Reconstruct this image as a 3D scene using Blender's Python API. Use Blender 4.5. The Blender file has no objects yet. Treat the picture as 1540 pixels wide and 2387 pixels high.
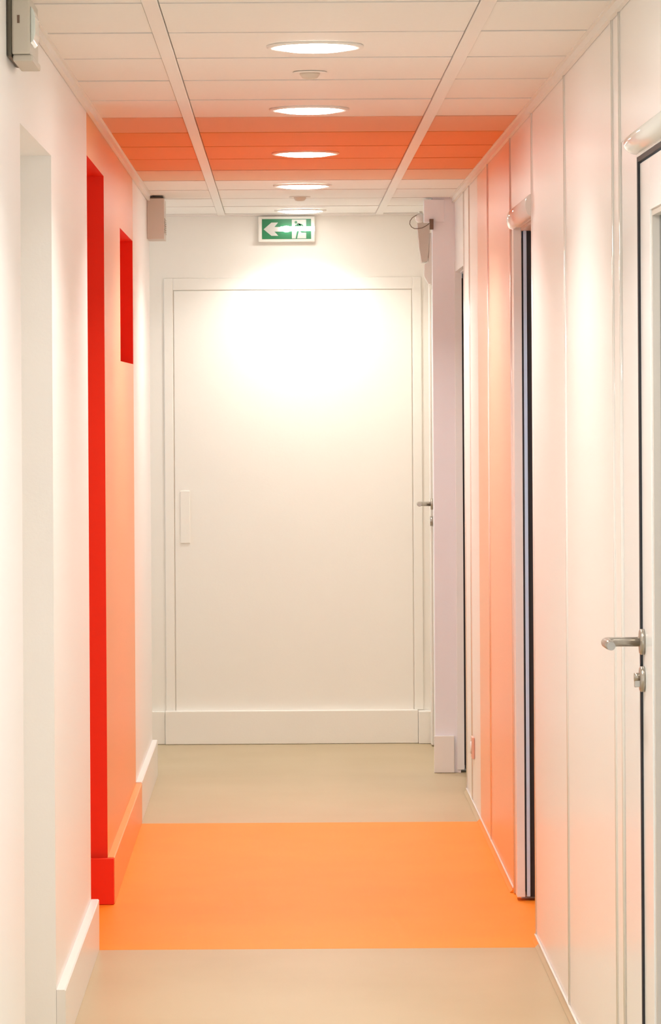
import bpy, bmesh, math, random
from mathutils import Matrix, Vector
random.seed(7)
S = bpy.context.scene
COL = S.collection

# ------------------------------------------------------------------ camera
cd = bpy.data.cameras.new('camera')
cam = bpy.data.objects.new('camera', cd)
COL.objects.link(cam)
cd.sensor_fit = 'AUTO'
cd.sensor_width = 36.0
cd.lens = 8000.0 / 2387.0 * 36.0
cd.shift_x = (770 - 661) / 2387.0
cd.shift_y = -(1193.5 - 932) / 2387.0
cd.clip_start = 0.05
ROLL = -0.006
cam.matrix_world = Matrix.Translation((0, 0, 1.56)) @ Matrix.Rotation(math.pi / 2, 4, 'X') @ Matrix.Rotation(ROLL, 4, 'Z')
S.camera = cam

# ------------------------------------------------------------------ world, exposure
WORLD = 2.4
w = bpy.data.worlds.new('world')
S.world = w
w.use_nodes = True
w.node_tree.nodes['Background'].inputs[0].default_value = (0.80, 0.90, 1.0, 1)
w.node_tree.nodes['Background'].inputs[1].default_value = WORLD
S.view_settings.view_transform = 'Standard'
S.view_settings.look = 'None'
S.view_settings.gamma = 1.0
S.view_settings.use_curve_mapping = False
S.view_settings.exposure = 1.28
S.cycles.max_bounces = 14
S.cycles.diffuse_bounces = 9
S.cycles.glossy_bounces = 5
LAMP = 13.0            # radiance of a lit diffuser
BEAM = 4.5             # watts of its downward beam
SPREAD = 125           # beam angle, degrees
LAMP_COL = (1.0, 0.97, 0.915)

# ------------------------------------------------------------------ materials
def mat(name, col, rough=0.5, metal=0.0, spec=0.5, noise=None, bump=None, coat=0.0, emit=None):
    m = bpy.data.materials.new(name)
    m.use_nodes = True
    nt = m.node_tree
    b = nt.nodes['Principled BSDF']
    b.inputs['Base Color'].default_value = (*col, 1)
    b.inputs['Roughness'].default_value = rough
    b.inputs['Metallic'].default_value = metal
    b.inputs['Specular IOR Level'].default_value = spec
    if coat:
        b.inputs['Coat Weight'].default_value = coat
        b.inputs['Coat Roughness'].default_value = 0.12
    tc = nt.nodes.new('ShaderNodeTexCoord')
    if noise:
        scale, amt, col2 = noise
        n = nt.nodes.new('ShaderNodeTexNoise')
        n.inputs['Scale'].default_value = scale
        n.inputs['Detail'].default_value = 5
        nt.links.new(tc.outputs['Object'], n.inputs['Vector'])
        r = nt.nodes.new('ShaderNodeMapRange')
        r.inputs[1].default_value = 0.35
        r.inputs[2].default_value = 0.7
        r.inputs[3].default_value = 0.0
        r.inputs[4].default_value = amt
        nt.links.new(n.outputs['Fac'], r.inputs[0])
        mx = nt.nodes.new('ShaderNodeMix')
        mx.data_type = 'RGBA'
        mx.inputs[6].default_value = (*col, 1)
        mx.inputs[7].default_value = (*col2, 1)
        nt.links.new(r.outputs[0], mx.inputs[0])
        nt.links.new(mx.outputs[2], b.inputs['Base Color'])
    if bump:
        scale, st = bump
        n = nt.nodes.new('ShaderNodeTexNoise')
        n.inputs['Scale'].default_value = scale
        n.inputs['Detail'].default_value = 4
        nt.links.new(tc.outputs['Object'], n.inputs['Vector'])
        bp = nt.nodes.new('ShaderNodeBump')
        bp.inputs['Strength'].default_value = st
        bp.inputs['Distance'].default_value = 0.002
        nt.links.new(n.outputs['Fac'], bp.inputs['Height'])
        nt.links.new(bp.outputs[0], b.inputs['Normal'])
    if emit:
        b.inputs['Emission Color'].default_value = (*emit[0], 1)
        b.inputs['Emission Strength'].default_value = emit[1]
    return m

ORANGE = (0.82, 0.37, 0.11)
M = dict(
    white_paint=mat('white_wall_paint', (0.86, 0.85, 0.835), 0.42, bump=(120, 0.12)),
    cream_paint=mat('cream_wall_paint', (0.85, 0.835, 0.78), 0.45, bump=(110, 0.12)),
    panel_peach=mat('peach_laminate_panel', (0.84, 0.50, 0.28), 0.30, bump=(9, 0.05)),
    panel=mat('white_laminate_panel', (0.85, 0.84, 0.825), 0.30, bump=(9, 0.05)),
    gloss_white=mat('gloss_white_profile', (0.80, 0.79, 0.77), 0.07),
    frame_white=mat('white_lacquered_frame', (0.79, 0.81, 0.82), 0.28),
    base_white=mat('white_skirting', (0.80, 0.785, 0.76), 0.30),
    pier=mat('daylight_tinted_paint', (0.83, 0.83, 0.89), 0.5, bump=(120, 0.1)),  # cool daylight on the pier put into its white
    orange=mat('orange_wall_paint', ORANGE, 0.34, bump=(110, 0.12)),
    red=mat('red_wall_paint', (0.80, 0.034, 0.008), 0.55, spec=0.25, bump=(110, 0.1)),
    orange_floor=mat('orange_vinyl', (0.86, 0.290, 0.022), 0.45, spec=0.18, noise=(3.0, 0.5, (0.82, 0.25, 0.016)), bump=(260, 0.08)),
    beige_floor=mat('beige_vinyl', (0.50, 0.395, 0.240), 0.38, noise=(2.2, 0.8, (0.45, 0.345, 0.195)), bump=(240, 0.08)),
    tile=mat('white_ceiling_tile', (0.84, 0.81, 0.77), 0.6, noise=(60, 0.25, (0.80, 0.77, 0.73)), bump=(400, 0.15)),
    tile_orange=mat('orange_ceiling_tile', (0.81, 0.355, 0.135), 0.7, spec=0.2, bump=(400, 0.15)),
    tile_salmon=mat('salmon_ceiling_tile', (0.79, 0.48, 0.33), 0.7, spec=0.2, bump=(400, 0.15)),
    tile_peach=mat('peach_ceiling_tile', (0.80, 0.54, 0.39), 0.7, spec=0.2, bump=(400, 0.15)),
    runner=mat('white_metal_runner', (0.80, 0.77, 0.73), 0.4),
    plenum=mat('dark_plenum', (0.10, 0.075, 0.055), 0.9),
    black=mat('black_gasket', (0.012, 0.012, 0.016), 0.5),
    daylight_blue=mat('daylight_blue_stop', (0.52, 0.72, 0.98), 0.3, metal=0.0),  # daylight reflected in the jamb, put into the base colour
    steel=mat('brushed_steel', (0.42, 0.38, 0.33), 0.30, metal=0.9),
    grey_plastic=mat('grey_plastic', (0.62, 0.565, 0.51), 0.5),
    beige_plastic=mat('aged_white_plastic', (0.58, 0.53, 0.45), 0.45),
    detector_beige=mat('beige_detector_plastic', (0.66, 0.58, 0.49), 0.5),
    gap_shadow=mat('gap_shadow_olive', (0.09, 0.075, 0.05), 0.5),  # dark olive standing for shadow gaps around the wall boxes
    brown=mat('brown_plastic', (0.17, 0.10, 0.065), 0.5),
    clear=mat('frosted_cover', (0.72, 0.77, 0.74), 0.1),
    pinkish=mat('socket_side', (0.72, 0.47, 0.38), 0.4),
    green=mat('sign_green', (0.003, 0.19, 0.06), 0.3),
    sign_white=mat('sign_white', (0.60, 0.60, 0.55), 0.3),
    sign_frame=mat('sign_frame', (0.78, 0.765, 0.70), 0.3),
    tube=mat('sign_streak', (0.9, 0.95, 1.0), 0.3, emit=((0.93, 0.98, 1.0), 2.2)),
    diffuser=mat('lit_diffuser', (0.9, 0.9, 0.9), 0.5, emit=(LAMP_COL, LAMP)),
)
# a few dark scuffs worn into the beige vinyl
fm = M['beige_floor'].node_tree
sn = fm.nodes.new('ShaderNodeTexNoise'); sn.inputs['Scale'].default_value = 7.5; sn.inputs['Detail'].default_value = 6
sn.inputs['Roughness'].default_value = 0.75
sr = fm.nodes.new('ShaderNodeMapRange')
for q, v in ((1, .66), (2, .76), (3, 0.0), (4, 0.35)): sr.inputs[q].default_value = v
sm = fm.nodes.new('ShaderNodeMix'); sm.data_type = 'RGBA'; sm.inputs[7].default_value = (0.26, 0.20, 0.13, 1)
src = fm.nodes['Principled BSDF'].inputs['Base Color'].links[0].from_socket
fm.links.new([n for n in fm.nodes if n.type == 'TEX_COORD'][0].outputs['Object'], sn.inputs['Vector'])
fm.links.new(sn.outputs['Fac'], sr.inputs[0]); fm.links.new(sr.outputs[0], sm.inputs[0]); fm.links.new(src, sm.inputs[6])
fm.links.new(sm.outputs[2], fm.nodes['Principled BSDF'].inputs['Base Color'])
gl = bpy.data.materials.new('door_glass')      # thin clear pane: mostly straight through, some reflection
gl.use_nodes = True
gn = gl.node_tree
gn.nodes.remove(gn.nodes['Principled BSDF'])
g1 = gn.nodes.new('ShaderNodeBsdfTransparent'); g1.inputs[0].default_value = (0.52, 0.56, 0.55, 1)
g2 = gn.nodes.new('ShaderNodeBsdfGlossy'); g2.inputs['Roughness'].default_value = 0.05
gf = gn.nodes.new('ShaderNodeFresnel'); gf.inputs[0].default_value = 1.5
gm = gn.nodes.new('ShaderNodeMixShader')
gn.links.new(gf.outputs[0], gm.inputs[0]); gn.links.new(g1.outputs[0], gm.inputs[1]); gn.links.new(g2.outputs[0], gm.inputs[2])
gn.links.new(gm.outputs[0], gn.nodes['Material Output'].inputs[0])
M['glass'] = gl

# ------------------------------------------------------------------ mesh helpers
class MB:
    """collects shapes (world coordinates) for ONE mesh object"""
    def __init__(s):
        s.bm = bmesh.new()
        s.mats = []
    def mi(s, m):
        if m not in s.mats:
            s.mats.append(m)
        return s.mats.index(m)
    def _merge(s, b2):
        me = bpy.data.meshes.new('tmp')
        b2.to_mesh(me)
        b2.free()
        s.bm.from_mesh(me)
        bpy.data.meshes.remove(me)
    def box(s, x0, x1, y0, y1, z0, z1, m, bev=0.0, faces=None):
        """faces: {'-y': material, ...} overrides"""
        b = bmesh.new()
        bmesh.ops.create_cube(b, size=1)
        for v in b.verts:
            v.co = Vector(((x0 + x1) / 2 + v.co.x * (x1 - x0), (y0 + y1) / 2 + v.co.y * (y1 - y0), (z0 + z1) / 2 + v.co.z * (z1 - z0)))
        k = s.mi(m)
        for f in b.faces:
            f.material_index = k
        if faces:
            for f in b.faces:
                n = f.normal
                ax = max(range(3), key=lambda i: abs(n[i]))
                key = ('-' if n[ax] < 0 else '+') + 'xyz'[ax]
                if key in faces:
                    f.material_index = s.mi(faces[key])
        if bev:
            bmesh.ops.bevel(b, geom=list(b.edges), offset=bev, segments=2, affect='EDGES', profile=0.6)
        s._merge(b)
        return s
    def prism(s, pts, axis, a0, a1, m, bev=0.0):
        """closed polygon pts (2D) extruded along axis; 'z': (x,y), 'y': (x,z), 'x': (y,z)"""
        b = bmesh.new()
        def P(p, a):
            return {'z': (p[0], p[1], a), 'y': (p[0], a, p[1]), 'x': (a, p[0], p[1])}[axis]
        v0 = [b.verts.new(P(p, a0)) for p in pts]
        v1 = [b.verts.new(P(p, a1)) for p in pts]
        b.faces.new(v0)
        b.faces.new(v1[::-1])
        n = len(pts)
        for i in range(n):
            b.faces.new((v0[i], v1[i], v1[(i + 1) % n], v0[(i + 1) % n]))
        bmesh.ops.recalc_face_normals(b, faces=list(b.faces))
        if bev:
            bmesh.ops.bevel(b, geom=list(b.edges), offset=bev, segments=2, affect='EDGES', profile=0.6)
        k = s.mi(m)
        for f in b.faces:
            f.material_index = k
        s._merge(b)
        return s
    def lathe(s, prof, c, axis, m, seg=40, smooth=True):
        """profile [(r, h)] spun about axis through c"""
        b = bmesh.new()
        rings = []
        for r, h in prof:
            ring = []
            for i in range(seg):
                a = 2 * math.pi * i / seg
                u, v = r * math.cos(a), r * math.sin(a)
                p = {'z': (u, v, h), 'y': (u, h, v), 'x': (h, u, v)}[axis]
                ring.append(b.verts.new(Vector(c) + Vector(p)))
            rings.append(ring)
        for A, B in zip(rings, rings[1:]):
            for i in range(seg):
                f = b.faces.new((A[i], A[(i + 1) % seg], B[(i + 1) % seg], B[i]))
                f.smooth = smooth
        for R in (rings[0], rings[-1]):
            b.faces.new(R)
        bmesh.ops.remove_doubles(b, verts=list(b.verts), dist=1e-6)
        bmesh.ops.recalc_face_normals(b, faces=list(b.faces))
        k = s.mi(m)
        for f in b.faces:
            f.material_index = k
        s._merge(b)
        return s
    def tube(s, pts, r, m, seg=10):
        b = bmesh.new()
        pts = [Vector(p) for p in pts]
        rings = []
        prev = None
        for i, p in enumerate(pts):
            t = (pts[min(i + 1, len(pts) - 1)] - pts[max(i - 1, 0)]).normalized()
            ref = prev if prev is not None else (Vector((0, 0, 1)) if abs(t.z) < 0.9 else Vector((1, 0, 0)))
            u = (ref - t * ref.dot(t)).normalized()
            prev = u
            v = t.cross(u)
            rr = r[i] if isinstance(r, (list, tuple)) else r
            rings.append([b.verts.new(p + rr * (u * math.cos(2 * math.pi * j / seg) + v * math.sin(2 * math.pi * j / seg))) for j in range(seg)])
        for A, B in zip(rings, rings[1:]):
            for j in range(seg):
                f = b.faces.new((A[j], A[(j + 1) % seg], B[(j + 1) % seg], B[j]))
                f.smooth = True
        b.faces.new(rings[0])
        b.faces.new(rings[-1])
        bmesh.ops.recalc_face_normals(b, faces=list(b.faces))
        k = s.mi(m)
        for f in b.faces:
            f.material_index = k
        s._merge(b)
        return s
    def build(s, name, parent=None, origin=None):
        me = bpy.data.meshes.new(name)
        if parent is not None and origin is None:
            origin = Vector(parent['_o'])
        if origin is None:
            origin = Vector((0, 0, 0))
        origin = Vector(origin)
        for v in s.bm.verts:
            v.co -= origin
        s.bm.to_mesh(me)
        s.bm.free()
        for m in s.mats:
            me.materials.append(m)
        o = bpy.data.objects.new(name, me)
        COL.objects.link(o)
        if parent is not None:
            o.parent = parent
            o.location = origin - Vector(parent['_o'])
        else:
            o.location = origin
        o['_o'] = list(origin)
        return o

def empty(name, loc):
    o = bpy.data.objects.new(name, None)
    COL.objects.link(o)
    o.location = loc
    o.empty_display_size = 0.05
    o['_o'] = list(loc)
    return o

def tag(o, label=None, cat=None, group=None, kind=None):
    if label: o['label'] = label
    if cat: o['category'] = cat
    if group: o['group'] = group
    if kind: o['kind'] = kind
    return o

def structure(o, label, cat):
    return tag(o, label, cat, kind='structure')

# ------------------------------------------------------------------ dimensions (metres)
XL, XR = -0.555, 0.718          # faces of the two long walls
H = 2.40                        # underside of the ceiling tiles
Y0, YF = -2.5, 15.58            # wall behind, wall at the far end
XP = -2.2                       # side passage at the far end opens to here
LA0, LA1 = 7.27, 8.245          # near left doorway
LB0, LB1 = 9.74, 10.66          # red left doorway
BAND = 12.71                    # far end of the orange wall
LE = 14.28                      # end of the left wall
RB0, RB1 = 9.88, 10.65          # right doorway facing the red one
RC0, RC1 = 13.60, 14.32         # far right doorway
FS0, FS1 = 9.75, 12.66          # seams of the orange floor sheet

# ------------------------------------------------------------------ floor
fl = MB().box(XP - .2, 1.3, Y0 - .2, YF + .2, -0.12, -0.004, M['plenum']).build('floor')
structure(fl, 'corridor floor of beige vinyl crossed by an orange band', 'floor')
def sheet(y0, y1, x0, x1, m, extra=None):
    b = MB().box(x0, x1, y0, y1, -0.004, 0.0, m)
    return b
sheet(Y0, FS0 - .0008, -1.5, 1.2, M['beige_floor']).build('vinyl_sheet', fl)
o = sheet(FS0 + .0008, FS1 - .0008, -1.5, 1.2, M['orange_floor']).build('vinyl_sheet', fl)
o['label'] = 'orange vinyl band across the beige floor'
sheet(FS1 + .0008, YF, XP, 1.2, M['beige_floor']).build('vinyl_sheet', fl)

# ------------------------------------------------------------------ ceiling
ce = MB().box(XP - .2, 1.3, Y0 - .2, YF + .2, H + .03, H + .15, M['plenum']).build('ceiling')
structure(ce, 'suspended ceiling of white and orange tiles between two long runners', 'ceiling')
T0, TP = 7.26, 0.588
RUN = (-0.277, 0.437)
GAP = 0.016
cols = [(XL + .004, RUN[0] - .017), (RUN[0] + .017, RUN[1] - .017), (RUN[1] + .017, XR - .004)]
def tile_mesh(x0, x1, name, m, dy=TP):
    """ceiling tile with origin at its near-edge centre, chamfered lower edge"""
    hw, g = (x1 - x0) / 2 - .0015, GAP / 2
    mb = MB()
    mb.box(-hw, hw, g, dy - g, 0.0, 0.018, m, bev=0.0008)
    me = bpy.data.meshes.new(name)
    mb.bm.to_mesh(me)
    mb.bm.free()
    for q in mb.mats:
        me.materials.append(q)
    return me
tm = {}
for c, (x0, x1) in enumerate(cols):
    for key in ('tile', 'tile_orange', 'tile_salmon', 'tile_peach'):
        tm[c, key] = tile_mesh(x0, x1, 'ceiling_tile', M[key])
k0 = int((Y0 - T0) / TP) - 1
ROW_COLOUR = {5: 'tile_salmon', 6: 'tile_orange', 7: 'tile_orange', 8: 'tile_orange', 9: 'tile_peach'}  # tile rows by colour, paler at both ends of the band
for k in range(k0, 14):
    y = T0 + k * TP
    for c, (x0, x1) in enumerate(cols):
        key = ROW_COLOUR.get(k, 'tile')
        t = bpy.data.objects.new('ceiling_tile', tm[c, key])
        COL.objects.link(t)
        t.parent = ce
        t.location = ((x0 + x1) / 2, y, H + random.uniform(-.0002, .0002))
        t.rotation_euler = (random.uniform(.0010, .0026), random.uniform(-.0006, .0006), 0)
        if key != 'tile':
            t['label'] = key[5:] + ' coloured ceiling tile'
# side passage ceiling and the last strip before the far wall
MB().box(XP, cols[0][0] - .02, LE - .1, YF, H, H + .018, M['tile']).build('ceiling_tile', ce)
MB().box(cols[0][0], cols[2][1], T0 + 14 * TP + .006, YF - .001, H, H + .018, M['tile']).build('ceiling_tile', ce)
for x in RUN:
    MB().box(x - .0165, x + .0165, Y0, YF - .03, H - .004, H + .022, M['runner'], bev=.001).build('main_runner', ce)
# perimeter angles: a flange under the tile edge and a short leg on the wall
def angle(pts, y0, y1):
    MB().prism(pts, 'y', y0, y1, M['runner']).build('wall_angle', ce)
for y0, y1 in ((Y0, 7.9), (7.903, 10.05), (10.053, LE)):
    angle([(XL + .001, H - .021), (XL + .013, H - .021), (XL + .013, H - .002), (XL + .02, H - .002), (XL + .02, H + .02), (XL + .001, H + .02)], y0, y1)
for y0, y1 in ((Y0, 8.9), (8.903, 9.9), (9.903, RC1)):
    angle([(XR - .001, H - .021), (XR - .012, H - .021), (XR - .012, H - .002), (XR - .02, H - .002), (XR - .02, H + .02), (XR - .001, H + .02)], y0, y1)
MB().box(XP, .66, YF - .028, YF - .001, H - .006, H + .02, M['runner'], bev=.001).build('wall_angle', ce)

# ------------------------------------------------------------------ left wall
ZT = H + .03
wl = MB()
wl.box(XL - .25, XL, Y0, LA0, 0, ZT, M['white_paint'])
wl.box(XL - .25, XL, LA0, LA1, 2.15, ZT, M['white_paint'])
wl.box(XL - .25, XL, LA1, LB0, 0, ZT, M['white_paint'])
wl.box(XL - .30, XL - .25, LA0 - .2, LB0, 0, 2.4, M['white_paint'])
wl = wl.build('wall_left')
structure(wl, 'long left wall, white with an orange stretch beyond the red doorway', 'wall')
R_, O_ = M['red'], M['orange']
b = MB().box(XL - .70, XL, LB0, LB1, 2.258, ZT, O_, faces={'-z': R_}).build('lintel', wl)
b['label'] = 'orange lintel over the red doorway'
b = MB()
b.box(XL - .70, XL, LB1, 11.70, 0, ZT, O_, faces={'-y': R_, '-x': R_})
b.box(XL - .70, XL, 11.70, BAND - .012, 0, 1.695, O_, faces={'+z': R_})
b.box(XL - .70, XL, 11.70, BAND - .012, 2.15, ZT, O_, faces={'-z': R_})
b = b.build('painted_wall_section', wl)
b['label'] = 'orange painted wall section'
b = MB().box(XL - .20, XL - .15, 11.70, BAND - .012, 1.695, 2.15, R_).build('niche_back', wl)
b['label'] = 'red back of the wall niche'
b = MB().box(XL - .70, XL, BAND - .012, LE, 0, ZT, M['white_paint']).build('white_wall_section', wl)
b = MB().box(XL - .15, XL - .001, BAND - .0125, BAND - .0105, 1.695, 2.15, R_).build('niche_cheek', wl)
b['label'] = 'red cheek of the wall niche'
b = MB()
b.box(XL - .75, XL - .70, LB0 - .1, LB1 + .1, 0, ZT, R_)
b.box(XL - .70, XL - .30, LB0 - .05, LB0, 0, ZT, R_)
b = b.build('red_vestibule_wall', wl)
b['label'] = 'red inner wall of the left doorway'

# side passage at the far end, and the wall behind the camera
ps = MB().box(XP, XL - .70, LE - .12, LE, 0, ZT, M['white_paint']).box(XP - .1, XP, LE - .12, YF, 0, 1.1, M['white_paint']).box(XP - .1, XP, LE - .12, YF, 2.0, ZT, M['white_paint']).box(XP - .1, XP, LE - .12, LE + .22, 1.1, 2.0, M['white_paint']).box(XP - .1, XP, YF - .32, YF, 1.1, 2.0, M['white_paint']).build('wall_side_passage')
structure(ps, 'white walls of the side passage at the far left', 'wall')
wf = MB().box(-1.4, XL + .02, Y0 - .15, Y0, 0, ZT, M['white_paint']).box(XR - .02, 1.3, Y0 - .15, Y0, 0, ZT, M['white_paint'])
wf.box(XL + .02, XR - .02, Y0 - .15, Y0, 0, .12, M['white_paint']).box(XL + .02, XR - .02, Y0 - .15, Y0, 2.32, ZT, M['white_paint'])
wf = wf.build('wall_front')
structure(wf, 'white wall with a tall added fill window, closing the corridor behind the viewpoint', 'wall')
wn = MB().box(XL + .02, XL + .06, Y0 - .10, Y0 - .05, .12, 2.32, M['frame_white']).box(XR - .06, XR - .02, Y0 - .10, Y0 - .05, .12, 2.32, M['frame_white'])
wn.box(XL + .06, XR - .06, Y0 - .10, Y0 - .05, .12, .17, M['frame_white']).box(XL + .06, XR - .06, Y0 - .10, Y0 - .05, 2.27, 2.32, M['frame_white'])
wn = wn.build('fill_window_1')  # unseen window added for cool frontal fill from behind the camera
structure(wn, 'tall white framed window added for daylight fill behind the viewpoint', 'window')
pc = bpy.data.lights.new('passage_portal', 'AREA')
pc.shape, pc.size, pc.size_y = 'RECTANGLE', 0.76, 0.9
pc.cycles.is_portal = True
pd = bpy.data.objects.new('passage_portal', pc)
COL.objects.link(pd)
pd.matrix_world = Matrix.Translation((XP - .02, (LE + YF) / 2 - .05, 1.55)) @ Matrix(((0, 0, -1, 0), (-1, 0, 0, 0), (0, 1, 0, 0), (0, 0, 0, 1)))
pa = bpy.data.lights.new('window_portal', 'AREA')
pa.shape, pa.size, pa.size_y = 'RECTANGLE', 1.15, 2.1
pa.cycles.is_portal = True
po = bpy.data.objects.new('window_portal', pa)
COL.objects.link(po)
po.matrix_world = Matrix.Translation((.08, Y0 - .03, 1.22)) @ Matrix.Rotation(math.pi / 2, 4, 'X')

# baseboards left
BH, BT = 0.145, 0.022
w2 = MB().box(XP - .09, XP - .04, LE + .22, LE + .27, 1.1, 2.0, M['frame_white']).box(XP - .09, XP - .04, YF - .37, YF - .32, 1.1, 2.0, M['frame_white'])
w2 = w2.box(XP - .09, XP - .04, LE + .27, YF - .37, 1.95, 2.0, M['frame_white']).box(XP - .09, XP - .04, LE + .27, YF - .37, 1.1, 1.15, M['frame_white']).build('fill_window_2')  # unseen window added to bring daylight fill to the far end
structure(w2, 'unseen white window frame added to the side passage for daylight fill', 'window')
bl = empty('baseboard_left', (XL, LA1, 0))
structure(bl, 'tall skirting board along the left wall, white then orange then white', 'baseboard')
def base(y0, y1, m, x0=XL + .0005, h=BH):
    return MB().prism([(x0, 0.001), (x0 + BT, 0.001), (x0 + BT, h - .003), (x0 + BT - .003, h), (x0, h)], 'y', y0, y1, m)
base(LA1 + .004, LB0 + .008, M['base_white']).build('baseboard_section', bl)
o = base(LB1 - .018, BAND - .014, O_).build('baseboard_section', bl); o['label'] = 'orange baseboard section'
base(BAND - .012, LE - .004, M['base_white'], h=BH + .004).build('baseboard_section', bl)
o = MB().box(XL - .70, XL + BT - .001, LB1 - .040, LB1 - .0185, .001, BH - .002, R_, bev=.002).build('baseboard_section', bl)
o['label'] = 'red baseboard across the doorway jamb'

# ------------------------------------------------------------------ far wall with the blanked-off door
wb = MB().box(XP - .1, 1.2, YF, YF + .2, 0, ZT, M['cream_paint']).build('wall_back')
structure(wb, 'cream wall closing the far end of the corridor', 'wall')
d1 = empty('door_1', (0.03, YF, 0))
structure(d1, 'cream blanked-off door painted like the far wall', 'door')
DL, DR, DT = -0.50, 0.585, 2.06
C_ = M['cream_paint']
MB().box(DL + .004, DR - .004, YF - .0045, YF - .0005, .15, DT - .003, C_, bev=.002).build('door_leaf', d1)
MB().box(DL - .042, DL, YF - .007, YF - .0005, .15, DT + .055, C_, bev=.004).build('door_casing', d1)
MB().box(DR, DR + .042, YF - .007, YF - .0005, .15, DT + .055, C_, bev=.004).build('door_casing', d1)
MB().box(DL - .001, DR + .001, YF - .0068, YF - .0005, DT, DT + .055, C_, bev=.004).build('door_casing', d1)
MB().box(-0.471, -0.428, YF - .009, YF - .004, .912, 1.149, C_, bev=.0015).build('lock_plate', d1)
bb = MB().box(-.545, .60, YF - .035, YF - .0005, .001, .152, M['cream_paint'], bev=.004).build('baseboard_back')
structure(bb, 'cream skirting board under the blanked-off door', 'baseboard')
bb['_o'] = [0, 0, 0]
MB().box(.601, .72, YF - .060, YF - .0005, .001, .148, M['cream_paint'], bev=.004).build('corner_block', bb)
MB().box(XP, -.546, YF - .022, YF - .0005, .001, .150, M['cream_paint'], bev=.003).build('baseboard_section', bb)

# ------------------------------------------------------------------ right wall: laminate panels with gloss joint covers
wr = MB()
wr.box(XR + .014, XR + .25, Y0, 5.96, 0, ZT, M['panel'])
wr.box(XR + .014, XR + .25, 5.96, 7.25, 2.10, ZT, M['panel'])
wr.box(XR + .014, XR + .25, 7.25, RB0 - .004, 0, ZT, M['panel'])
wr.box(XR + .014, XR + .25, RB0, RB1, 2.09, ZT, M['panel'])
wr.box(XR + .058, XR + .25, RB1, RC0 - .004, 0, ZT, M['panel'])
wr.box(XR + .014, XR + .25, RB1 + .06, RC0 - .004, 0, ZT, M['panel'])
wr.box(XR + .014, XR + .25, RC0, RC1, 2.09, ZT, M['panel'])
wr = wr.build('wall_right')
structure(wr, 'long right wall of glossy white partition panels', 'wall')
P_ = M['panel']
def panel(y0, y1, z0=0.002, z1=H + .02, m=P_):
    return MB().box(XR, XR + .0138, y0 + .0015, y1 - .0015, z0, z1, m, bev=.001).build('wall_panel', wr)
panel(Y0, 0); panel(0, 2.6); panel(2.6, 5.9)
panel(5.9, 7.29, 2.101)
panel(7.29, 7.45)
panel(7.45, 8.72); panel(8.72, RB0)
panel(RB0, 10.80, 2.09)
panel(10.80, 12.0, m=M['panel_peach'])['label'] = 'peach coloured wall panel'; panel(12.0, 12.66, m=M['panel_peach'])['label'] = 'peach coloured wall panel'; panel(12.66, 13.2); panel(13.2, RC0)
panel(RC0, RC1, 2.09)
def joint(y, z0=0.004, z1=H - .02, r=.009):
    pts = [(XR + .003, y - r)] + [(XR - .0045 * math.cos(a), y + r * math.sin(a)) for a in [math.radians(q) for q in (-75, -50, -25, 0, 25, 50, 75)]] + [(XR + .003, y + r)]
    mb = MB().prism(pts, 'z', z0, z1, M['gloss_white'])
    for f in mb.bm.faces:
        f.smooth = abs(f.normal.z) < .5
    mb.build('joint_cover', wr)
for y in (7.29, 7.45, 8.72, RB0 - .012, 12.0, 13.2, RC0 - .012):
    joint(y)
joint(10.80, r=.007)
# thin coved skirting along the right wall
br = empty('baseboard_right', (XR, 9, 0))
structure(br, 'thin pale cove strip along the foot of the right wall', 'baseboard')
def cove(y0, y1, m, lab=None):
    o = MB().prism([(XR - .0005, 0.001), (XR - .014, 0.001), (XR - .011, .004), (XR - .0045, .010), (XR - .0035, .014), (XR - .0005, .014)], 'y', y0, y1, m).build('cove_strip', br)
    if lab: o['label'] = lab
    MB().box(XR - .0065, XR - .0005, y0, y1, .0142, .0195, M['gloss_white'], bev=.001).build('cove_edge', br)
cove(Y0, 5.9, M['beige_floor']); cove(7.26, FS0, M['beige_floor']); cove(FS0 + .001, RB0 - .002, M['orange_floor'], 'orange cove strip')
cove(10.83, FS1, M['orange_floor'], 'orange cove strip'); cove(FS1 + .001, RC0 - .002, M['beige_floor'])

pb = bpy.data.lights.new('door_portal', 'AREA')
pb.shape, pb.size, pb.size_y = 'RECTANGLE', 0.65, 1.74
pb.cycles.is_portal = True
pq = bpy.data.objects.new('door_portal', pb)
COL.objects.link(pq)
pq.matrix_world = Matrix.Translation((XR + .20, 6.40, 1.05)) @ Matrix(((0, 0, 1, 0), (1, 0, 0, 0), (0, 1, 0, 0), (0, 0, 0, 1)))
# ---- near right door: framed glazed leaf, closed
F_, K_ = M['frame_white'], M['black']
d2 = empty('door_2', (XR, 6.45, 0))
structure(d2, 'white framed glazed door at the right edge', 'door')
MB().box(XR - .001, XR + .10, 6.95, 7.25, .002, 2.10, F_, bev=.0015).build('door_frame', d2)
MB().box(XR - .001, XR + .10, 5.94, 6.949, 2.046, 2.10, F_, bev=.0015).build('door_frame', d2)
MB().box(XR - .0005, XR + .010, 6.934, 6.9495, .002, 2.046, K_).build('gasket', d2)
MB().box(XR - .0005, XR + .010, 5.96, 6.9335, 2.036, 2.0455, K_).build('gasket', d2)
lx0, lx1 = XR + .004, XR + .05
lf = MB()
lf.box(lx0, lx1, 6.755, 6.932, .006, 2.033, F_, bev=.0015)
lf.box(lx0, lx1, 5.96, 6.07, .006, 2.033, F_, bev=.0015)
lf.box(lx0, lx1, 6.071, 6.754, 1.93, 2.033, F_, bev=.0015)
lf.box(lx0, lx1, 6.071, 6.754, .006, .18, F_, bev=.0015)
lf = lf.build('door_leaf', d2)
gk = MB()
gk.box(lx0 + .004, lx1 - .004, 6.742, 6.7545, .18, 1.93, M['grey_plastic'])
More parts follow.
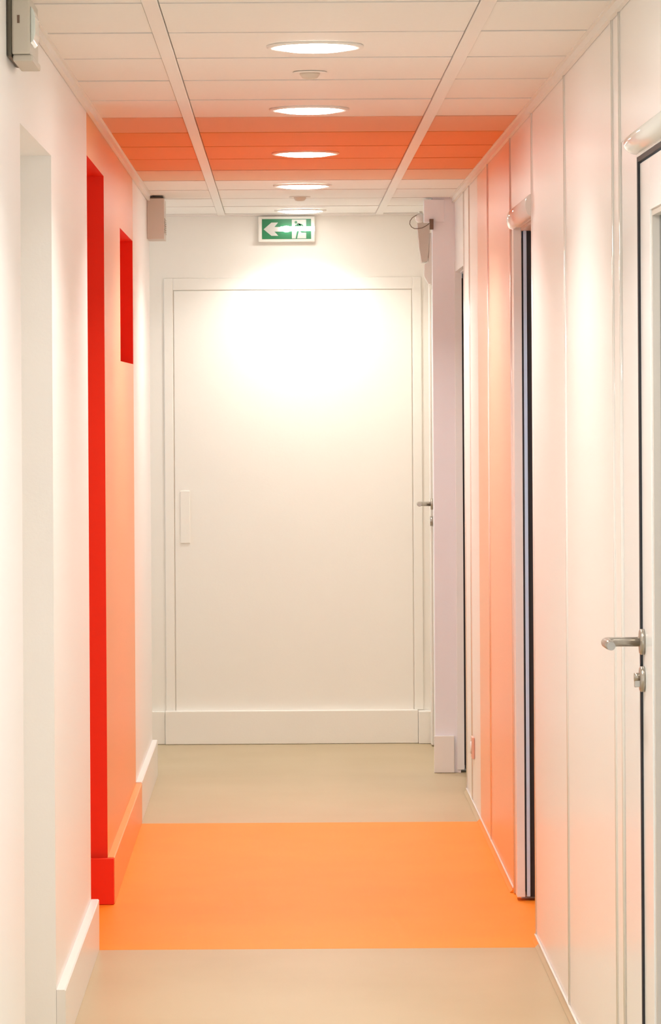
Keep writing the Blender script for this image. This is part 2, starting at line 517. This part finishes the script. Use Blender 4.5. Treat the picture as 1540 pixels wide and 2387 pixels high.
gk.box(lx0 + .004, lx1 - .004, 6.071, 6.742, 1.918, 1.93, M['grey_plastic'])
gk.build('glazing_bead', lf)
MB().box(lx0 + .018, lx0 + .026, 6.071, 6.742, .18, 1.918, M['glass']).build('glass_pane', lf)
def rail(parent, y0, y1, z0, z1, dep, name='head_rail'):
    """half-round rail above a door, rounded at its far end"""
    zc, hz = (z0 + z1) / 2, (z1 - z0) / 2
    b = bmesh.new()
    n = 14
    def ring(y, s):
        return [b.verts.new((XR - .0005 - dep * s * math.sin(math.pi * i / n), y, zc - hz * s * math.cos(math.pi * i / n))) for i in range(n + 1)]
    stations = [(y0, 1.0)] + [(y1 - .05 + .05 * math.sin(t), max(math.cos(t), .05)) for t in [i * math.pi / 16 for i in range(9)]]
    rs = [ring(y, s) for y, s in stations]
    for A, B in zip(rs, rs[1:]):
        for i in range(n):
            f = b.faces.new((A[i], A[i + 1], B[i + 1], B[i])); f.smooth = True
    b.faces.new(rs[0]); b.faces.new(rs[-1])
    bmesh.ops.recalc_face_normals(b, faces=list(b.faces))
    mb = MB()
    mb.mi(M['gloss_white'])
    mb._merge(b)
    return mb.build(name, parent)
rail(d2, 5.9, 7.0, 2.052, 2.096, .026)
# lever handle and lock cylinder
def lever(parent, x, y, z, y_tip, reach):
    """round rose, spindle and a lever that runs from y to y_tip"""
    h = MB().lathe([(0, 0), (.026, 0), (.026, -.007), (.023, -.010), (0, -.010)], (x, y, z), 'x', M['steel'], 28).build('door_handle', parent)
    MB().tube([(x - .008, y, z), (x - reach + .016, y, z), (x - reach + .004, y - .004, z), (x - reach, y - .016, z), (x - reach, y - .07, z), (x - reach, y_tip, z)],
              [.0095, .0095, .010, .0105, .010, .0085], M['steel'], 14).build('lever', h, )
    return h
hd = lever(d2, lx0, 6.903, 1.069, 6.783, .078)
hd['label'] = 'steel lever handle'
cy = MB().lathe([(0, 0), (.026, 0), (.026, -.007), (.023, -.010), (0, -.010)], (lx0, 6.903, .994), 'x', M['steel'], 28).build('lock_escutcheon', d2)
MB().lathe([(0, 0), (.0085, 0), (.0085, -.012), (0, -.012)], (lx0 - .009, 6.903, .998), 'x', M['steel'], 16).box(lx0 - .0205, lx0 - .009, 6.8985, 6.9075, .978, .996, M['steel'], bev=.001).build('lock_cylinder', cy)

# ---- right doorways further along
def doorway(name, y0, y1, zt, lab, rz0=None, rz1=None, wide=.022, stop='daylight_blue'):
    d = empty(name, (XR, (y0 + y1) / 2, 0))
    structure(d, lab, 'door')
    # far jamb in steps: white frame, gasket, stop coloured like reflected daylight, gasket
    x = XR
    MB().box(x - .003, x + wide, y1, y1 + .075, .012, zt + .05, F_, bev=.0015).build('door_frame', d)
    MB().box(x + wide, x + wide + .0055, y1 + .004, y1 + .058, .03, zt - .02, K_).build('gasket', d)
    MB().box(x + wide + .0055, x + wide + .016, y1 - .001, y1 + .058, .014, zt, M[stop], bev=.001).build('door_stop', d)
    MB().box(x + wide + .016, x + wide + .034, y1 + .006, y1 + .058, .012, zt, K_).build('gasket', d)
    MB().box(x + .02, x + .075, y0, y1 - .001, zt, zt + .009, F_).build('door_frame', d)
    lf = MB()
    a0, a1 = x + .10, x + .14
    lf.box(a0, a1, y0 + .01, y0 + .11, .01, zt, F_, bev=.001)
    lf.box(a0, a1, y1 - .11, y1 - .005, .01, zt, F_, bev=.001)
    lf.box(a0, a1, y0 + .11, y1 - .11, zt - .1, zt, F_, bev=.001)
    lf.box(a0, a1, y0 + .11, y1 - .11, .01, .18, F_, bev=.001)
    lf = lf.build('door_leaf', d)
    MB().box(a0 + .015, a0 + .023, y0 + .11, y1 - .11, .18, zt - .1, M['glass']).build('glass_pane', lf)
    MB().box(x + .145, x + .2, y0 - .05, y1 + .06, 0, zt + .05, M['pier']).build('backing_panel', d)
    if rz0:
        rail(d, y0 + .02, y1 + .13, rz0, rz1, .018)
    return d
doorway('door_3', RB0, RB1, 2.080, 'white framed door recess on the right beside the orange floor', 2.086, 2.150)
doorway('door_4', RC0, RC1, 2.083, 'narrow recessed doorway on the far right before the pier', wide=.027, stop='black')

# ---- pier at the end of the right wall and the door in the side wall behind it
PX, HX = 0.624, 0.590
pr = MB()
pr.box(PX, XR + .003, RC1 + .002, RC1 + .075, 0, ZT, M['pier'], bev=.002)
pr.box(XR + .003, XR + .012, RC1 + .004, RC1 + .12, 0, ZT, M['pier'])
pr = pr.build('trim_1')
structure(pr, 'daylight-tinted white pier closing the right wall at the far end', 'pier')
pr['_o'] = [0, 0, 0]
MB().box(HX, PX + .05, RC1 - .004, RC1 + .07, 2.298, 2.392, M['pier'], bev=.002).build('pier_head', pr)
MB().box(PX - .006, XR - .016, RC1 - .016, RC1 + .0015, .001, .155, M['base_white'], bev=.003).build('pier_baseboard', pr)
we = MB()
we.box(.675, 1.2, RC1 + .08, YF, 0, ZT, M['cream_paint'])
we = we.build('wall_end_right')
structure(we, 'short cream side wall between the pier and the far wall', 'wall')
d5 = empty('door_5', (.675, 15.0, 0))
structure(d5, 'cream side door hidden edge-on behind the pier', 'door')
MB().box(.664, .6745, 14.55, 15.40, .006, 2.05, C_, bev=.002).build('door_leaf', d5)
MB().box(.655, .6745, 15.405, 15.50, .006, 2.12, C_, bev=.002).build('door_frame', d5)
MB().box(.6635, .6745, 15.4005, 15.4045, .006, 2.05, M['brown']).build('gasket', d5)
h5 = lever(d5, .664, 15.36, 1.090, 15.27, .062)
h5['label'] = 'steel lever handle'
MB().lathe([(0, 0), (.022, 0), (.022, -.012), (0, -.012)], (.664, 15.36, 1.013), 'x', M['steel'], 20).build('lock_escutcheon', d5)

# ------------------------------------------------------------------ ceiling lights
LX = 0.079
def light_parts(root, y):
    b = MB().lathe([(.094, H - .001), (.097, H - .006), (.110, H - .0065), (.1155, H - .003), (.1155, H - .0005)], (LX, y, 0), 'z', M['frame_white'], 48).build('trim_ring', root)
    return b
def ceiling_light(y, label, group='round ceiling lights in a row', power=BEAM):
    root = empty('ceiling_light', (LX, y, H))
    tag(root, label, 'light', group)
    # ring: open annulus
    b = bmesh.new()
    prof = [(.0945, -.0012), (.0965, -.0060), (.110, -.0072), (.1150, -.0045), (.1155, -.0006)]
    seg = 48
    rs = [[b.verts.new((LX + r * math.cos(2 * math.pi * i / seg), y + r * math.sin(2 * math.pi * i / seg), H + h)) for i in range(seg)] for r, h in prof]
    for A, B in zip(rs, rs[1:] + rs[:1]):
        for i in range(seg):
            f = b.faces.new((A[i], A[(i + 1) % seg], B[(i + 1) % seg], B[i])); f.smooth = True
    bmesh.ops.recalc_face_normals(b, faces=list(b.faces))
    mb = MB(); mb.mi(M['runner']); mb._merge(b)
    mb.build('trim_ring', root)
    MB().lathe([(0, -.0008), (.0940, -.0008), (.0940, -.0028), (.088, -.0080), (.070, -.0115), (.04, -.0135), (0, -.0140)], (LX, y, H), 'z', M['diffuser'], 48).build('diffuser', root)
    al = bpy.data.lights.new('lamp_beam', 'AREA')
    al.shape, al.size = 'DISK', .17
    al.energy, al.color, al.spread = power, LAMP_COL, math.radians(SPREAD)
    ao = bpy.data.objects.new('lamp_beam', al)
    COL.objects.link(ao)
    ao.parent = root
    ao.location = (0, 0, -.0165)
    return root
L0, LP = T0 + 1.5 * TP, 3 * TP
names = ['round recessed ceiling light nearest the camera, largest of the row in view',
         'second round ceiling light along, just before the orange ceiling tiles',
         'round ceiling light set among the orange ceiling tiles',
         'round ceiling light just beyond the orange ceiling tiles',
         'farthest round ceiling light, just above the green exit sign']
for i, t in enumerate(names):
    ceiling_light(L0 + i * LP, t, power=BEAM * (0.72 if i == 4 else 1.0))
for i, nth in zip(range(-5, 0), ('fifth', 'fourth', 'third', 'second', 'first')):
    ceiling_light(L0 + i * LP, 'round ceiling light outside the picture, ' + nth + ' one back from the nearest in view', 'round ceiling lights nearer than the picture shows')

# small detectors on the ceiling
def detector(y, x, label):
    root = empty('smoke_detector', (x, y, H))
    tag(root, label, 'detector')
    MB().lathe([(0, -.0006), (.044, -.0006), (.044, -.0018), (.042, -.003), (0, -.003)], (x, y, H), 'z', M['tile'], 32).build('base_plate', root)
    MB().lathe([(0, -.0032), (.026, -.0032), (.0255, -.007), (.019, -.016), (.010, -.0185), (0, -.0185)], (x, y, H), 'z', M['detector_beige'], 32).build('sensor_head', root)
detector(8.80, .072, 'small smoke detector between the first and second ceiling lights')
detector(14.20, .072, 'tiny smoke detector between the two farthest ceiling lights')

# ------------------------------------------------------------------ exit sign on the far wall
SX, SZ = 0.0175, 2.333
ys = YF - .045
es = empty('exit_sign', (SX, YF, SZ))
tag(es, 'green emergency exit sign with white left arrow under the ceiling on far wall', 'sign')
MB().box(SX - .128, SX + .128, ys, YF - .0006, SZ - .058, SZ + .058, M['sign_frame'], bev=.005).build('sign_housing', es)
MB().box(SX - .111, SX + .111, ys - .0016, ys - .0002, SZ - .0455, SZ + .0455, M['green']).build('sign_face', es)
def zc(px, py):     # sign artwork grid (units read off the panel: 625 x 255) -> metres
    return (SX - .111 + (px - 180) / 625.0 * .222, SZ + .0455 - (py - 385) / 255.0 * .091)
def flat(polys, y0, y1, m, name):
    mb = MB()
    for p in polys:
        mb.prism([zc(*q) for q in p], 'y', y0, y1, m)
    return mb.build(name, es)
flat([[(200, 515), (300, 430), (385, 430), (338, 486), (545, 486), (545, 545), (338, 545), (387, 598), (300, 598)]], ys - .0026, ys - .0017, M['sign_white'], 'arrow')
flat([[(560, 393), (742, 393), (742, 634), (560, 634)]], ys - .0026, ys - .0017, M['sign_white'], 'door_pictogram')
def disc(cx, cy, r):
    return [(cx + r * math.cos(a), cy + r * math.sin(a)) for a in [2 * math.pi * i / 14 for i in range(14)]]
flat([disc(612, 428, 17),
      [(628, 440), (668, 448), (680, 470), (655, 520), (630, 515), (632, 478)],
      [(640, 442), (690, 452), (712, 480), (702, 490), (680, 466), (650, 466)],
      [(634, 452), (606, 462), (588, 492), (600, 500), (616, 476), (640, 474)],
      [(650, 500), (690, 540), (742, 545), (742, 560), (682, 558), (638, 520)],
      [(632, 505), (654, 520), (640, 570), (626, 634), (608, 634), (620, 570)]], ys - .0034, ys - .0027, M['green'], 'running_figure')
lt = MB()  # emissive strip with a bulge laid across the sign face
lt.tube([(zc(415, 510)[0], ys - .006, SZ + .0005), (zc(850, 510)[0], ys - .006, SZ + .0005)], .0105, M['tube'], 14)
lt.lathe([(0, -.026), (.006, -.024), (.0135, -.010), (.015, 0), (.0135, .010), (.006, .024), (0, .026)], (zc(490, 512)[0], ys - .006, SZ), 'x', M['tube'], 20)
o = lt.build('bright_streak', es); o['label'] = 'glowing white streak across the sign'

# ------------------------------------------------------------------ wall units
# emergency light at the top left, near
el = empty('emergency_light', (XL, 6.98, 2.33))
tag(el, 'aged white emergency light high on the left wall at the top corner', 'emergency light')
MB().box(XL + .0005, XL + .010, 6.925, 7.17, 2.256, 2.379, M['gap_shadow'], bev=.004).build('shadow_strip', el)  # dark slab in place of the gap shadow along the wall
MB().box(XL + .0102, XL + .047, 6.93, 7.165, 2.262, 2.379, M['beige_plastic'], bev=.004).build('housing', el)
MB().prism([(XL + .0472, 2.285), (XL + .053, 2.290), (XL + .057, 2.305), (XL + .057, 2.340), (XL + .053, 2.354), (XL + .0472, 2.36)], 'y', 6.945, 7.06, M['clear'], bev=.002).build('light_cover', el)
MB().box(XL + .0215, XL + .0265, 6.9285, 6.932, 2.324, 2.340, M['brown']).build('indicator', el)
MB().box(XL + .012, XL + .052, 6.94, 7.16, 2.248, 2.2615, M['beige_plastic'], bev=.003).build('lower_lip', el)

# ventilated grey box at the far end of the left wall
vb = empty('wall_sounder', (XL, 14.16, 2.31))
tag(vb, 'grey vented box on the far end of the left wall below ceiling', 'wall unit')
h = MB().box(XL + .0005, XL + .070, 14.05, 14.27, 2.222, 2.388, M['grey_plastic'], bev=.002).build('housing', vb)
MB().box(XL + .004, XL + .066, 14.055, 14.265, 2.3882, 2.3945, M['gap_shadow']).build('top_gap', vb)
for i in range(8):
    z = 2.246 + i * .0082
    MB().box(XL + .0702, XL + .0732, 14.06, 14.24, z, z + .0036, M['beige_plastic']).build('vent_fin', vb)

# door closer with its cable loop at the far right
dc = empty('door_closer', (.66, 15.0, 2.2))
tag(dc, 'tapered grey door closer under the pier head at far right', 'door closer')
yc = 14.52
k = yc / 8000.0
def far(px, py):    # real position at the closer's own depth
    return ((px - 661) * k, 1.56 + (932 - py) * k)
MB().prism([far(974, 521), far(1005, 519), far(1001, 590), far(998, 612), (far(984, 613)), far(979, 580)], 'y', yc, yc + .10, M['grey_plastic'], bev=.004).build('closer_body', dc)
MB().box(.6115, .628, 14.292, 14.3155, far(0, 543)[1], far(0, 519)[1], M['brown'], bev=.001).build('mounting_bracket', dc)
MB().prism([far(1003, 545), far(1013, 545), far(1013, 665), far(1000, 664), far(990, 645), far(991, 618), far(1000, 612)], 'y', yc + .005, yc + .09, M['gloss_white'], bev=.004).build('end_cover', dc)
dt = empty('presence_sensor', (.58, 14.45, 2.3))
tag(dt, 'small round white sensor with a looped wire beside the pier head', 'sensor')
c = far(980, 512)
MB().lathe([(0, -.022), (.010, -.020), (.018, -.012), (.021, 0), (.020, .014), (0, .014)], (c[0], yc - .05, c[1]), 'y', M['gloss_white'], 28).build('sensor_dome', dt)
MB().box(c[0] - .004, c[0] + .012, yc - .034, yc - .018, c[1] - .016, c[1] + .03, M['sign_frame'], bev=.003).build('sensor_bracket', dt)
loop = [(978, 503), (970, 506), (962, 511), (957, 518), (956, 525), (960, 532), (967, 536), (976, 536), (986, 534), (995, 529), (1004, 522)]
MB().tube([(far(*p)[0], yc - .062 + .0035 * i, far(*p)[1]) for i, p in enumerate(loop)], .0016, M['brown'], 8).build('wire', dt)

# power socket low on the right wall
so = empty('power_socket', (XR, 13.08, .23))
tag(so, 'small pale power socket low on the right wall near the pier', 'socket')
MB().box(XR - .011, XR - .0006, 13.04, 13.125, .19, .272, M['pinkish'], bev=.003).build('cover_plate', so)
MB().lathe([(0, 0), (.024, 0), (.022, -.004), (0, -.003)], (XR - .0112, 13.083, .231), 'x', M['frame_white'], 24).build('socket_insert', so)

for o in list(bpy.data.objects):
    if '_o' in o:
        del o['_o']
